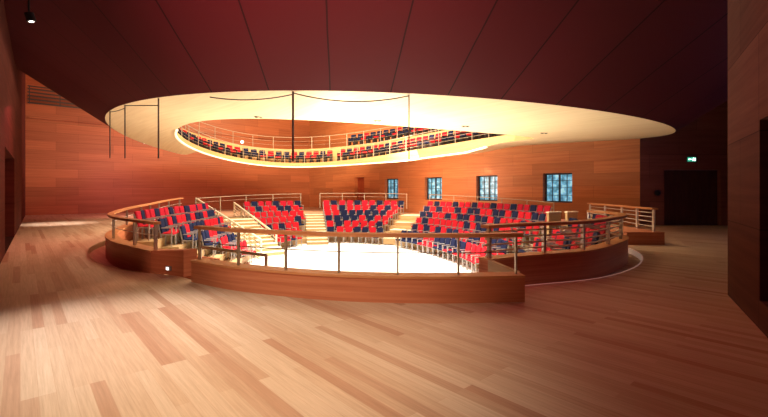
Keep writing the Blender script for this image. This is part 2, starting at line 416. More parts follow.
# dark blue glazed opening in the right wall
rdir = Vector((3.1, 5.2, 0)).normalized(); rrz = math.atan2(rdir.y, rdir.x)
mb = MB(); mb.box((3.2, -.15, 1.375), (1.98, .03, 2.07)); d = mb.build('window_5', M['screen_blue'], **ST); d.location = (2.2, 1.2, 0); d.rotation_euler = (0, 0, rrz)
fb = MB()
for x in (2.22, 4.18): fb.box((x, -.07, 1.375), (.04, .12, 2.07))
for z in (.35, 2.4): fb.box((3.2, -.07, z), (1.96, .12, .04))
fb.build('window_frame', M['black'], d)

# gallery recess high on the end wall: back wall and a ledge
edir = Vector((P0[0]-CORNER[0], P0[1]-CORNER[1], 0)).normalized(); erz = math.atan2(edir.y, edir.x)
mb = MB(); mb.quad((10.8+GO, -1.6, 7.3), (20+GO, -1.6, 7.3), (20+GO, -1.6, 10.35), (10.8+GO, -1.6, 10.35)); o = mb.build('wall_gallery', M['wall'], **ST); o.location = (*CORNER, 0); o.rotation_euler = (0, 0, erz)
mb = MB(); mb.box((10+GO/2, .06, 6.45), (19.7+GO, .12, .10)); o = mb.build('trim_3', M['wall'], **ST); o.location = (*CORNER, 0); o.rotation_euler = (0, 0, erz)
g = empty('gallery_railing', (*CORNER, 0), 'dark slatted gallery railing high up on the red end wall', 'railing', rz=erz)
def local(o, parent): o.matrix_parent_inverse = Matrix.Identity(4)
mb = MB()
for z in (7.45, 7.68, 7.91, 8.14, 8.37): mb.box((15.4+GO, -.15, z), (9.0, .03, .09))
local(mb.build('slats', M['steel_dark'], g), g)
mb = MB(); mb.box((15.4+GO, -.15, 8.55), (9.0, .09, .07)); local(mb.build('handrail', M['steel_dark'], g), g)
for x in (11.0, 12.8, 14.6, 16.4, 18.2, 19.8):
    mb = MB(); mb.box((x+GO, -.19, 7.93), (.05, .05, 1.2)); local(mb.build('post', M['steel_dark'], g), g)

# ------------------------------------------------------------------ floating balcony ring
def ring_quads(f0, f1, ks, uv=False):
    me_v = []; me_f = []; uvs = []
    for k in ks: me_v += [f0(k % NR), f1(k % NR)]
    for j in range(len(ks)-1):
        me_f.append((2*j, 2*j+2, 2*j+3, 2*j+1)); uvs.append((ks[j], ks[j+1]))
    mb = MB(); mb.v = me_v; mb.f = me_f; return mb, uvs
ALL = list(range(NR+1))
# soffit split in strips so that it can bend
mb = MB()
NS = 6
for k in range(NR):
    for s in range(NS+1):
        f = s/NS; mb.v.append(rp(k, RO[k][0]*(1-f)+RI[k][0]*f, RO[k][1]*(1-f)+RI[k][1]*f))
for k in range(NR):
    for s in range(NS):
        a = k*(NS+1)+s; b = ((k+1) % NR)*(NS+1)+s; mb.f.append((a, b, b+1, a+1))
mb.build('ceiling_balcony_soffit', M['soffit'], smooth=True, **ST)
def reach(k):
    ph = 2*PI*k/NR
    c = math.cos(ph-(-PI/2-.05))                       # 1 = towards the camera
    f = min(1, max(0, (c+.25)/.55)); f = f*f*(3-2*f)
    return .25+4.6*f
def cone_pt(k, u): r, z = RO[k % NR]; d = reach(k)*u; return rp(k, r+d, z+.67*d)
mb = MB(); uvl = []
for k in range(NR+1):
    for s in range(5): mb.v.append(cone_pt(k, s/4))
for k in range(NR):
    for s in range(4): a = k*5+s; mb.f.append((a, a+5, a+6, a+1)); uvl.append([(k/NR, s/4), ((k+1)/NR, s/4), ((k+1)/NR, (s+1)/4), (k/NR, (s+1)/4)])
me = bpy.data.meshes.new('balcony_underside'); me.from_pydata(mb.v, [], mb.f); me.materials.append(M['cone'])
ul = me.uv_layers.new(name='UVMap'); i = 0
for q in uvl:
    for c in q: ul.data[i].uv = c; i += 1
for p in me.polygons: p.use_smooth = True
o = bpy.data.objects.new('ceiling_balcony_underside', me); COL.objects.link(o); o['kind'] = 'structure'
mb = MB(); ks = [k for k in range(NR+1)]
for k in range(NR):
    if rp(k, *RO[k])[1] > 21.5: continue
    a, b = cone_pt(k, 1), cone_pt(k+1, 1); mb.quad(a, b, (b[0], b[1], H), (a[0], a[1], H))
mb.build('wall_drum_baffle', M['drum'], **ST)  # added above the rim to keep hall light out of the foyer
# inner face of the ring, raked deck and rear tier
def in_pt(k, dr, dz):
    r, z = RI[k % NR]; wid = RO[k % NR][0]-r
    far_ = min(1, max(0, (rp(k, r, z)[1]-15)/4))
    lim = wid*.9+(3.0-wid*.9)*far_ if wid*.9 < 3.0 else 3.0
    return rp(k, r+dr*lim/3.0, z+dz)
def drop(k):
    if k > 120: k -= NR
    a = min(1, max(0, (72-k)/40)); b = min(1, max(0, (k+14)/16)); return .26*a*a*(3-2*a)*b
mb, _ = ring_quads(lambda k: in_pt(k, 0, -drop(k)), lambda k: in_pt(k, .02, .30), ALL); mb.build('wall_balcony_front', M['fascia'], **ST)
mb, _ = ring_quads(lambda k: in_pt(k, .02, .30), lambda k: in_pt(k, 1.45, .32), ALL); mb.build('floor_balcony', M['fascia'], **ST)
mb, _ = ring_quads(lambda k: in_pt(k, 1.45, .32), lambda k: in_pt(k, 1.45, 1.45), ALL); mb.build('wall_balcony_riser', M['fascia'], **ST)
mb, _ = ring_quads(lambda k: in_pt(k, 1.45, 1.45), lambda k: in_pt(k, 2.7, 1.47), ALL); mb.build('floor_balcony_rear', M['fascia'], **ST)
# pale lip line under the far side
kk = list(range(-8, 135))
mb = MB(); pth = []
for k in kk:
    r = RI[k % NR][0]; z = RI[k % NR][1]-drop(k)+.03
    pth.append(rp(k, r, z))
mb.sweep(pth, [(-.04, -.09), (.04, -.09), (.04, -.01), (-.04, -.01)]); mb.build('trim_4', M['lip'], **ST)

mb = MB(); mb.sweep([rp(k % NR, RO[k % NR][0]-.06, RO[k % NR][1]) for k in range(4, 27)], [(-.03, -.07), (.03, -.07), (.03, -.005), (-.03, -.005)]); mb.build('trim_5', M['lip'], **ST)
# ------------------------------------------------------------------ parapets
def railing(root, path, posts, rods, z0, zr, n=.12, post=(.045, .06), wood_w=.15, rod_r=.010, post_mat=None, rod_mat=None, hr_mat=None, hr_t=.055):
    base = shift(path, n)
    hb = MB(); hb.sweep(base, [(-wood_w/2, zr-hr_t), (wood_w/2, zr-hr_t), (wood_w/2, zr), (-wood_w/2, zr)]); hb.build('handrail', hr_mat or M['rail_wood'], root)
    for p, nn in walk(base, posts):
        rz = math.atan2(nn[1], nn[0])
        pb = MB(); pb.box((p.x, p.y, p.z+(z0+zr-.05)/2), (post[1], post[0], zr-.05-z0), Matrix.Rotation(rz, 3, 'Z')); pb.build('post', post_mat or M['steel'], root)
    for z in rods:
        rb = MB(); rb.tube([(p[0], p[1], p[2]+z) for p in base], rod_r, 6); rb.build('rail', rod_mat or M['steel'], root)
def parapet(root, path, h, thick=.26, foot=0):
    mb = MB(); mb.sweep(path, [(0, foot), (thick, foot), (thick, h-.035), (0, h-.035)]); mb.build('panel', M['parapet'], root)
    mb = MB(); mb.sweep(path, [(-.015, h-.035), (thick+.015, h-.035), (thick+.015, h), (-.015, h)]); mb.build('capping', M['rail_wood'], root)
r1 = empty('curved_parapet', (-.5, 6.2, 0), 'low curved wooden parapet with thin steel posts in front of the white stage', 'parapet')
parapet(r1, NEAR, .385)
Ln = length(NEAR)
railing(r1, NEAR, [.06, 1.12, 2.06, 2.95, 3.83, 4.71, 5.57], [.70], .385, .985, post=(.026, .045), rod_r=.008, post_mat=M['steel_olive'], rod_mat=M['steel_dark'])
r2 = empty('curved_parapet', (-8, 12, 0), 'long curved parapet beside the red end wall, upholstered chairs behind its railing', 'parapet')
parapet(r2, LEFT, .42, foot=-.17)
Ll = length(LEFT)
def at_y(path, ys):
    out = []
    for y in ys:
        c = 0
        for a, b in zip(path, path[1:]):
            if (a[1]-y)*(b[1]-y) <= 0: out.append(c+(Vector(b)-Vector(a)).length*abs((a[1]-y)/((b[1]-a[1]) or 1))); break
            c += (Vector(b)-Vector(a)).length
    return out
railing(r2, LEFT, [.42, 2.15, 3.82, 5.26, 6.34, 7.95, 9.74, 11.82, 13.74, 14.85], [.70], .42, .985, rod_mat=M['steel_light'])
# end return of that parapet, by the stair gap
mb = MB(); pts = [(-4.61, 8.2), (-3.73, 7.72), (-3.58, 7.95), (-4.46, 8.45)]
zt = [.42, .50, .50, .42]
b0 = [(x, y, -.0) for x, y in pts]; t0 = [(x, y, z) for (x, y), z in zip(pts, zt)]
mb.poly(b0); mb.poly(t0)
for i in range(4): mb.quad(b0[i], b0[(i+1) % 4], t0[(i+1) % 4], t0[i])
mb.build('end_panel', M['parapet'], r2)
sl = empty('step_light', (-4.1, 7.92, .1), 'small square white step light set in the parapet end', 'light')
rz = math.atan2(-.48, .88)
mb = MB(); mb.box((-4.09, 7.885, .13), (.10, .05, .08), Matrix.Rotation(rz, 3, 'Z')); mb.build('housing', M['seat_frame'], sl)
mb = MB(); mb.box((-4.103, 7.862, .13), (.075, .012, .055), Matrix.Rotation(rz, 3, 'Z')); mb.build('lens', plain('step_light_lens', (1, .95, .9), .5, emit=1.5), sl)
r3 = empty('curved_parapet', (5, 9, 0), 'curved parapet with four bright steel rails sweeping past the window side chairs', 'parapet')
parapet(r3, RIGHT, .45, foot=-.17)
Lr = length(RIGHT)
railing(r3, RIGHT, [.1, 1.4, 2.43, 3.74, 4.98, 5.89, 6.86, Lr-.1], [.56, .67, .78, .89], .45, 1.02, post=(.05, .07), wood_w=.2, rod_r=.017, rod_mat=M['slat_white'])
# ramp platform beyond it
r4 = empty('ramp_parapet', (8, 12.5, 0), 'short wooden ramp platform with sloping handrail before the dark exit door', 'parapet')
mb = MB(); mb.box((7.76, 15.1, .19), (1.12, 5.6, .38)); mb.build('platform', M['parapet'], r4)
RP = spline([(8.15, 12.4, .38), (8.3, 13.5, .38), (8.6, 15.5, .38), (8.85, 17.8, .38)], 5)[::-1]
RP2 = [(p[0]-.05, p[1], p[2]) for p in RP]
base = RP2
hb = MB(); hb.sweep(base, [(-.09, .66), (.09, .66), (.09, .71), (-.09, .71)]); hb.build('handrail', M['rail_wood'], r4)
for p, nn in walk(base, [.1, 1.6, 3.1, 4.3, length(base)-.08]):
    pb = MB(); pb.box((p.x, p.y, .38+.33), (.05, .07, .66)); pb.build('post', M['steel_light'], r4)
for z in (.15, .29, .43, .56):
    rb = MB(); rb.tube([(p[0], p[1], p[2]+z) for p in base], .012, 6); rb.build('rail', M['steel_light'], r4)

# ------------------------------------------------------------------ rear railing behind the top row
def rear_zone(k0, k1):
    pts = []
    for k in range(97):
        pass
rear_pts = []
for k in range(200):
    t = -PI+2*PI*k/200
    (x, y), n = stage_pt(t, 4.75); rear_pts.append((t, x, y))
def rear_path(x0, x1):
    """points of the rear line between two picture bearings, left to right"""
    q = [(x, y) for t, x, y in rear_pts if y > 17 and x0 <= 384+415*x/y <= x1]
    q = sorted(q, key=lambda p: p[0]/p[1])
    return [(x, y, min(.42, max(0, (y-17.5)*.034))) for x, y in q][::-1]
labels = ['pale steel railing behind the back row, ending above the railed stairs', 'pale steel railing behind the back row between the two step aisles', 'pale steel railing behind the back row, running under the blue windows']
for (xa, xb), lb in zip(((192, 303), (316, 411), (427, 556)), labels):
    p = rear_path(xa, xb)
    r = empty('rear_railing', (p[0][0], p[0][1], 0), lb, 'railing', 'railings behind the back row')
    Lp = length(p); n = max(4, int(Lp/1.7))
    railing(r, p, [.04+(Lp-.08)*i/n for i in range(n+1)], [.78], .0, 1.04, n=0, post=(.04, .04), wood_w=.05, rod_r=.009, hr_mat=M['balcony_rail'], hr_t=.035, post_mat=M['balcony_rail'], rod_mat=M['balcony_rail'])

# ------------------------------------------------------------------ seating tiers
HULL = [p[:2] for p in shift(NEAR, .5)] + [(2.1, 7.6)] + [p[:2] for p in shift(RIGHT, .32)] + [(7.1, 14), (7.6, 17)] + [(x*1.0, y) for x, y in [stage_pt(2*PI*k/200, 4.62)[0] for k in range(200)] if False]
far = sorted([stage_pt(2*PI*k/200, 4.6)[0] for k in range(200)], key=ang)
far = [p for p in far if p[1] > 18 and (p[0] > 0 or p[1] > 22.3)]
HULL = [p[:2] for p in shift(NEAR, .5)] + [p[:2] for p in shift(RIGHT, .60)][4:] + far + [p[:2] for p in shift(LEFT, .60)]
def inside(p, poly=HULL):
    x, y = p; c = False; j = len(poly)-1
    for i in range(len(poly)):
        xi, yi = poly[i]; xj, yj = poly[j]
        if (yi > y) != (yj > y) and x < (xj-xi)*(y-yi)/(yj-yi)+xi: c = not c
        j = i
    return c
ROWS = 6; PITCH = .8; RISE = .3
# aisles: (inner point, outer point, half width)
AISLES = {'near_gap': ((-5.6, 17.0), (-8.1, 12.1), .1), 'railed': ((-5.75, 20.0), (-10.9, 26.6), 1.1), 'straight': ((-3.9, 24.3), (-5.1, 29.8), .52), 'blocky': ((.75, 24.0), (2.6, 29.0), .72), 'boxed': ((3.7, 14.2), (8.4, 16.6), .55)}
def seg_d(p, a, b):
    ax, ay = a; bx, by = b; dx, dy = bx-ax, by-ay; l = math.hypot(dx, dy)
    s = ((p[0]-ax)*dx+(p[1]-ay)*dy)/l; return abs((p[0]-ax)*dy-(p[1]-ay)*dx)/l, s, l
def on_aisle(p, grow=0):
    for nme, (a, b, w) in AISLES.items():
        d, s, l = seg_d(p, a, b)
        if -1.2 < s < l+1 and d < w+grow: return nme
    return None
# t runs clockwise/anticlockwise; find the usable range: everything but the near side
def usable(t, k):
    (x, y), n = row_pt(t, PITCH*k)
    if not inside((x, y)): return False
    if y < 11.2 and x > 0: return y > 9.3 and x > 3.0
    d, s, l = seg_d((x, y), *AISLES['near_gap'][:2])
    # drop what lies on the camera side of the near gap
    a, b = AISLES['near_gap'][:2]
    side = (b[0]-a[0])*(y-a[1])-(b[1]-a[1])*(x-a[0])
    if x < 0 and y < 18 and side > 0: return False
    if x > 6.8 and y < 18: return False
    return y > 9.3 and (x > 2.2 or y > 14 or x < -5)
TS = [2*PI*k/720 for k in range(720)]
for k in range(ROWS):
    z = -1.5+RISE*k
    if k == 0: continue
    ok = [usable(t, k) for t in TS]
    # longest cyclic run
    best = (0, 0); run = 0
    for i in range(1440):
        run = run+1 if ok[i % 720] else 0
        if run > best[0] and run <= 720: best = (run, i)
    idx = [(best[1]-best[0]+1+j) % 720 for j in range(best[0])]
    path = [(*row_pt(TS[i], PITCH*k)[0], 0) for i in idx[::3]]
    w = PITCH/2
    mb = MB(); mb.sweep(path, [(-w-.02, z-.34), (w, z-.34), (w, z), (-w-.02, z)]); mb.build('floor_tier', M['tier'], **ST)
# rear walkway slab edge behind the top row
mb = MB(); pth = [(x, y, 0) for x, y in far]
mb.sweep(pth, [(-.35, .0), (.25, .0), (.25, -.6), (-.35, -.6)]); mb.build('floor_walkway_edge', M['tier'], **ST)

# ------------------------------------------------------------------ chairs
def seat_meshes():
    W = .47
    R = Matrix.Rotation(math.radians(-11), 3, 'X')
    mb = MB(); mb.rbox((0, .20, .69), (W-.045, .075, .52), .025, R); back = mb
    mb2 = MB(); mb2.rbox((0, -.02, .44), (W-.06, .42, .085), .028); cush = mb2
    f = MB()
    for s in (-1, 1):
        x = s*(W/2-.015)
        f.box((x, -.16, .21), (.03, .04, .42)); f.box((x, .17, .22), (.03, .04, .44)); f.box((x, 0, .42), (.025, .36, .035))
        f.box((x, .225, .65), (.022, .03, .40), R); f.box((x, -.02, .645), (.045, .36, .03)); f.box((x, -.17, .53), (.03, .035, .23))
    f.box((0, -.15, .385), (W-.06, .03, .03)); f.box((0, .262, .66), (W-.05, .012, .40), R)
    return back, cush, f
bk, cu, fr = seat_meshes()
ME = {('b', c): bk.mesh('chair_backrest_'+c, M[c], False) for c in ('red', 'navy', 'wine')}
ME.update({('c', c): cu.mesh('chair_cushion_'+c, M[c], False) for c in ('red', 'navy', 'wine')})
ME['f'] = fr.mesh('chair_frame', M['seat_frame'])
ORD = 'first second third fourth fifth sixth seventh eighth ninth tenth eleventh twelfth thirteenth fourteenth fifteenth sixteenth seventeenth eighteenth nineteenth twentieth'.split()
def ordinal(i):
    if i < 20: return ORD[i]
    T = {2: 'twent', 3: 'thirt', 4: 'fort', 5: 'fift', 6: 'sixt', 7: 'sevent', 8: 'eight', 9: 'ninet'}[(i+1)//10]; u = (i+1) % 10
    return T+'y-'+ORD[u-1] if u else T+'ieth'
AO = ['near_gap', 'railed', 'straight', 'blocky', 'boxed']
def az(p): return (math.atan2(p[1]-16.4, p[0]+1.1)-PI/2+PI) % (2*PI)       # 0 behind us, grows anticlockwise
cnt = 0; seats = []
for k in range(ROWS):
    # walk the row clockwise as seen from above, starting at the near gap
    path = []
    ts = [-2*PI*j/2000 for j in range(2001)]
    st = None
    d0 = 0; last = None; row = []
    pts = [(t, row_pt(t, PITCH*k)) for t in ts]
    # begin opposite the far side: rotate list so it starts on the near side
    i0 = min(range(2000), key=lambda i: pts[i][1][0][1]); pts = pts[i0:2000]+pts[:i0]
    acc = 0; nxt = .1; prev = pts[0][1][0]; block = 0; wason = False; since = 0; n_in = 0
    for t, (p, n) in pts:
        acc += math.hypot(p[0]-prev[0], p[1]-prev[1]); prev = p
        if not usable(t, k): continue
        a = on_aisle(p, .31)
        if a:
            block = {'near_gap': 0, 'railed': 1, 'straight': 2, 'blocky': 3, 'boxed': 4}[a]; n_in = 0; nxt = acc+.02; continue
        if acc >= nxt:
            nxt = acc+.50
            seats.append((k, block, n_in, p, n)); n_in += 1
BN = ['beside the long side parapet', 'between railed and straight steps', 'between straight and blocky steps', 'under the windows', 'behind the four-rail parapet']
AN = ['the stair gap', 'the railed steps', 'the straight steps', 'the blocky steps', 'the boxed aisle']
RN = ['stage-side row', 'second row up', 'third row up', 'fourth row up', 'fifth row up', 'back row']
def pick(k, j, blk):
    r = random.random()
    if k == 5: b = 'navy' if (j % 3 == 1) else 'red'; return ('wine' if b == 'red' else 'navy'), ('red' if b == 'navy' else 'red')
    b = 'red' if r < .56 else 'navy'
    c = b if random.random() < .7 else ('navy' if b == 'red' else 'red')
    return b, c
chairs = []
for k, blk, j, p, n in seats:
    b, c = pick(k, j, blk)
    loc = (p[0], p[1], -1.5+RISE*k)
    rz = math.atan2(n[1], n[0])-PI/2+random.uniform(-.09, .09)
    chairs.append((math.hypot(p[0], p[1]), k, blk, j, b, c, loc, rz))
for dist, k, blk, j, b, c, loc, rz in chairs:
    desc = {('red', 'red'): 'red chair', ('navy', 'navy'): 'navy chair', ('red', 'navy'): 'red chair on navy cushion', ('navy', 'red'): 'navy chair on red cushion', ('wine', 'red'): 'crimson chair'}[(b, c)]
    e = empty('auditorium_chair', loc, '%s, %s, %s from %s' % (desc, RN[k], ordinal(j), AN[blk]), 'chair', 'upholstered chairs ' + BN[blk], rz)
    # a label says the block through the aisle it is counted from
    for nm, me in (('backrest', ME[('b', b)]), ('cushion', ME[('c', c)]), ('frame', ME['f'])):
        o = bpy.data.objects.new(nm, me); COL.objects.link(o); o.parent = e
print('CHAIRS', len(chairs), [sum(1 for c in chairs if c[2] == b) for b in range(5)])

# ------------------------------------------------------------------ aisle steps
def steps(name, label, aisle, half, sub=2):
    a, b, w = AISLES[aisle]
    A = Vector((*a, 0)); B = Vector((*b, 0)); d = (B-A).normalized(); rz = math.atan2(d.y, d.x)
    root = empty(name, (A.x, A.y, -1.5), label, 'steps')
    n = ROWS*sub-1
    Lg = 4.5
    for i in range(1, n):
        z = -1.5+(1.5/(n-1))*i; s0 = -.35+Lg*(i-1)/(n-1)
        mb = MB(); c = A+d*(s0+Lg/(n-1)/2+.12)
        mb.box((c.x, c.y, z-.16), (Lg/(n-1)+.24, half*2, .32), Matrix.Rotation(rz, 3, 'Z')); stp = mb.build('step', M['tier'], root)
        mb = MB(); mb.box((c.x-d.x*.0, c.y-d.y*.0, z+.012), (Lg/(n-1)+.26, half*2+.02, .024), Matrix.Rotation(rz, 3, 'Z')); mb.build('tread', M['tread'], stp)  # paler top slab imitates light falling on the step
    return root
steps('aisle_steps', 'pale wooden steps climbing straight through the far chair rows', 'straight', .6)
steps('aisle_steps', 'pale blocky wooden steps climbing between chair rows near the windows', 'blocky', .72, 1)
steps('aisle_steps', 'pale wooden steps between two slatted white stair rails', 'railed', .9)
steps('aisle_steps', 'pale boxed steps beside the four-rail parapet', 'boxed', .5)
# end blocks on the blocky aisle
def stair_rail(label, top, bot, ztop, zbot, solid=False):
    root = empty('stair_railing', (*bot, zbot-1), label, 'railing')
    T = Vector((*top, ztop)); Bt = Vector((*bot, zbot))
    mb = MB(); mb.tube([T, Bt], .05, 6); mb.build('handrail', M['slat_white'], root)
    for z in (.2, .38, .56, .74, .92, 1.1):
        mb = MB(); mb.tube([T-Vector((0, 0, z)), Bt-Vector((0, 0, z))], .030, 5); mb.build('rail', M['slat_white'], root)
    for i in range(6):
        q = T.lerp(Bt, i/5); mb = MB(); mb.box((q.x, q.y, q.z-.6), (.07, .07, 1.2)); mb.build('post', M['slat_white'], root)
    return root
stair_rail('white slatted stair railing nearer the end wall, topped by a pale panel', (-11.5, 25.4), (-5.6, 18.9), 1.15, -.62)
stair_rail('white slatted stair railing on the window side of the railed steps', (-9.6, 26.6), (-5.5, 21.2), .85, -.62)
pb = MB(); T = Vector((-11.6, 25.5, 0)); B_ = Vector((-9.6, 23.2, 0))
pb.poly([(T.x, T.y, 1.1), (B_.x, B_.y, .62), (B_.x, B_.y, .32), (T.x, T.y, .70)]); pb.build('stair_cheek_panel', M['tier'], label='pale sloping side panel at the head of the railed steps', category='panel')

for (x, y, z0, z1, w_, rz_), lb in (((6.1, 14.9, -.3, .82, .62, .47), 'pale wooden box closing the chair rows beside the window side railing'), ((7.0, 15.5, -.3, .80, .55, .47), 'pale wooden box set beyond another next to the ramp platform')):
    e = empty('aisle_end_box', (x, y, z0), lb, 'box')
    mb = MB(); mb.box((x, y, (z0+z1)/2), (.10, w_, z1-z0), Matrix.Rotation(rz_+PI/2, 3, 'Z')); mb.build('panel', M['tier'], e)
    mb = MB(); mb.box((x, y, z1+.02), (.14, w_+.04, .04), Matrix.Rotation(rz_+PI/2, 3, 'Z')); mb.build('capping', M['tread'], e)
e = empty('landing_panel', (-10.6, 24.2, -.2), 'white panel at the head of the railed steps under the cream handrail', 'panel')
mb = MB(); mb.box((-10.6, 24.2, .12), (.62, .06, .62)); mb.build('board', M['tread'], e)
mb = MB(); mb.box((-10.6, 24.2, .46), (.72, .10, .06)); mb.build('capping', M['tier'], e)
# low stair walls by the near gaps
mb = MB()
q0, q1 = ((2.01, 6.26), (1.74, 6.95))
for off in (0, .06): mb.poly([(q0[0]+off, q0[1]+off*.4, -1.4), (q1[0]+off, q1[1]+off*.4, -1.4), (q1[0]+off, q1[1]+off*.4, .45), (q0[0]+off, q0[1]+off*.4, .378)])
for i in range(4):
    j = (i+1) % 4; mb.f.append((i, j, 4+j, 4+i))
mb.build('stair_side_wall', M['tier'], label='pale wooden stair wall behind the end of the front parapet', category='wall')
mb = MB(); mb.sweep([(-5.2, 10.6, 0), (-4.0, 9.9, 0)], [(0, -1.5), (.1, -1.5), (.1, -.02), (0, -.02)]); mb.build('stair_side_wall', M['parapet'], label='red-brown stair wall below the dark guard rail', category='wall')
g = empty('guard_rail', (-3.6, 8.4, 0), 'dark steel guard frame behind the front parapet at the stair gap', 'railing')
A = Vector((-3.72, 8.4, .47)); B2 = Vector((-2.2, 7.75, .40))
mb = MB(); mb.tube([A, B2], .03, 6); mb.build('rail', M['steel_olive'], g)
for q, zb in ((A, -.2), (B2, -.4)):
    mb = MB(); mb.box((q.x, q.y, (q.z+zb)/2), (.05, .05, q.z-zb)); mb.build('post', M['steel_olive'], g)

# ------------------------------------------------------------------ balcony seats and rails
def bal_seat():
    b = MB(); b.rbox((0, .2, .62), (.44, .09, .52), .03, Matrix.Rotation(math.radians(-8), 3, 'X'))
    c = MB(); c.rbox((0, -.03, .40), (.44, .44, .11), .03)
    f = MB()
    for s in (-1, 1): f.box((s*.23, .02, .3), (.025, .4, .6))
    f.box((0, .1, .32), (.46, .03, .05))
    return b, c, f
bb, bc, bf = bal_seat()
BM_ = {}
for c in ('red', 'navy'):
    BM_[('b', c)] = bb.mesh('balcony_backrest_'+c, M[c]); BM_[('c', c)] = bc.mesh('balcony_cushion_'+c, M[c])
BM_['f'] = bf.mesh('balcony_seat_frame', M['balcony_steel'])
def bearing(p): return 384+415*p[0]/p[1]
def arc_seats(dr, dz, keep, label, group):
    acc = 0; nxt = 0; prev = in_pt(150, dr, dz); j = 0
    for i in range(150*8, -10*8, -1):
        k = (i/8) % NR; k0 = int(k) % NR; f = k-int(k)
        a = Vector(in_pt(k0, dr, dz)); b = Vector(in_pt((k0+1) % NR, dr, dz)); p = a.lerp(b, f)
        acc += (p-Vector(prev)).length; prev = tuple(p)
        if not keep(p): continue
        if acc < nxt: continue
        nxt = acc+.56
        col = random.choice(('red', 'red', 'navy', 'navy', 'red'))
        tg = (b-a); nrm = Vector((tg.y, -tg.x, 0)).normalized()
        rz = math.atan2(nrm.y, nrm.x)-PI/2
        e = empty('balcony_chair', tuple(p), '%s seat, %s along the %s' % (col, ordinal(j), label), 'seat', group, rz); j += 1
        c2 = col if random.random() < .7 else ('navy' if col == 'red' else 'red')
        for nm, me in (('backrest', BM_[('b', col)]), ('cushion', BM_[('c', c2)]), ('frame', BM_['f'])):
            o = bpy.data.objects.new(nm, me); COL.objects.link(o); o.parent = e
    print('BAL', j)
arc_seats(.62, .315, lambda p: p.y > 15.5 and not (331 < bearing(p) < 341) and not(p.x > 2 and p.y < 17.5), 'balcony front row from its pointed end by the end wall', 'seats along the balcony front')
arc_seats(1.95, 1.465, lambda p: p.x > -4 and p.y > 19 and 352 < bearing(p) < 520, 'upper balcony row from the gap in the railing', 'seats in the upper balcony row')
def ring_rail(dr, dz, k0, k1, label, h, rods):
    pth = [in_pt(k % NR, dr, dz) for k in range(k0, k1)]
    r = empty('balcony_railing', pth[0], label, 'railing')
    mb = MB(); mb.tube([(p[0], p[1], p[2]+h) for p in pth], .020, 6); mb.build('handrail', M['balcony_rail'], r)
    for z in rods:
        mb = MB(); mb.tube([(p[0], p[1], p[2]+z) for p in pth], .008, 5); mb.build('rail', M['balcony_rail'], r)
    Lp = length(pth); n = int(Lp/1.5)
    for p, nn in walk(pth, [.05+(Lp-.1)*i/n for i in range(n+1)]):
        mb = MB(); mb.box((p.x, p.y, p.z+h/2), (.034, .034, h)); mb.build('post', M['balcony_rail'], r)
ring_rail(.08, .30, -15, 140, 'pale steel railing along the curved balcony edge before the front seats', .92, [.2, .38, .56, .74])
ring_rail(1.5, 1.45, 15, 140, 'pale steel railing of the balcony upper tier beneath the wood wall', .92, [.3, .6])

# ------------------------------------------------------------------ hanging rods, cables, lamps
def on_outer(px):
    for k in range(128, 215):
        p, q = Vector(rp(k, *RO[k])), Vector(rp(k+1, *RO[k+1]))
        u, v = bearing(p), bearing(q)
        if u <= px <= v: return p.lerp(q, (px-u)/((v-u) or 1))
rods = []
lab = {293: 'thin dark rod hanging over the stage from the bright soffit edge', 409: 'thin rod hanging before the upper balcony seats, windows behind it',
       158.5: 'dark hanging rod with a hooked top, next to the balcony pointed end', 125: 'dark hanging rod between two others before the end wall', 110: 'outermost hanging rod where the soffit meets the end wall'}
for px in (293, 409, 158.5, 125, 110):
    p = on_outer(px)
    mb = MB(); zb = 1.6+(191-(161 if px > 200 else 158))*p.y/415
    r = {293: .026, 409: .014}.get(px, .020)
    top = Vector((p.x*(1+.1/p.y), p.y+.1, p.z+.0))
    mb.tube([(top.x, top.y, zb), (top.x, top.y, top.z)], r, 8)
    o = mb.build('hanging_rod', M['steel_dark'], label=lab[px], category='rod', group='rods hanging from the balcony ring')
    rods.append(top)
def cable(a, b, sag, label):
    pts = []
    for i in range(17):
        f = i/16; q = Vector(a).lerp(Vector(b), f); q.z -= sag*4*f*(1-f); pts.append(q)
    mb = MB(); mb.tube(pts, .014, 5); mb.build('cable', M['steel_dark'], label=label, category='cable', group='cables looped between the hanging rods')
q208 = on_outer(208)
cable(rods[0]-Vector((0, 0, .06)), q208+Vector((0, .1, -.07)), .09, 'slack cable from the soffit edge to the thick stage rod')
cable(rods[0]-Vector((0, 0, .03)), rods[1]-Vector((0, 0, .03)), .16, 'slack cable spanning between the two rods over the stage')
cable(rods[2]-Vector((0, 0, .18)), rods[3]-Vector((0, 0, .02)), .0, 'straight cable joining the hook-topped rod to its neighbour')
cable(rods[3]-Vector((0, 0, .1)), rods[4]-Vector((0, 0, .02)), .03, 'short cable between the two rods nearest the end wall')
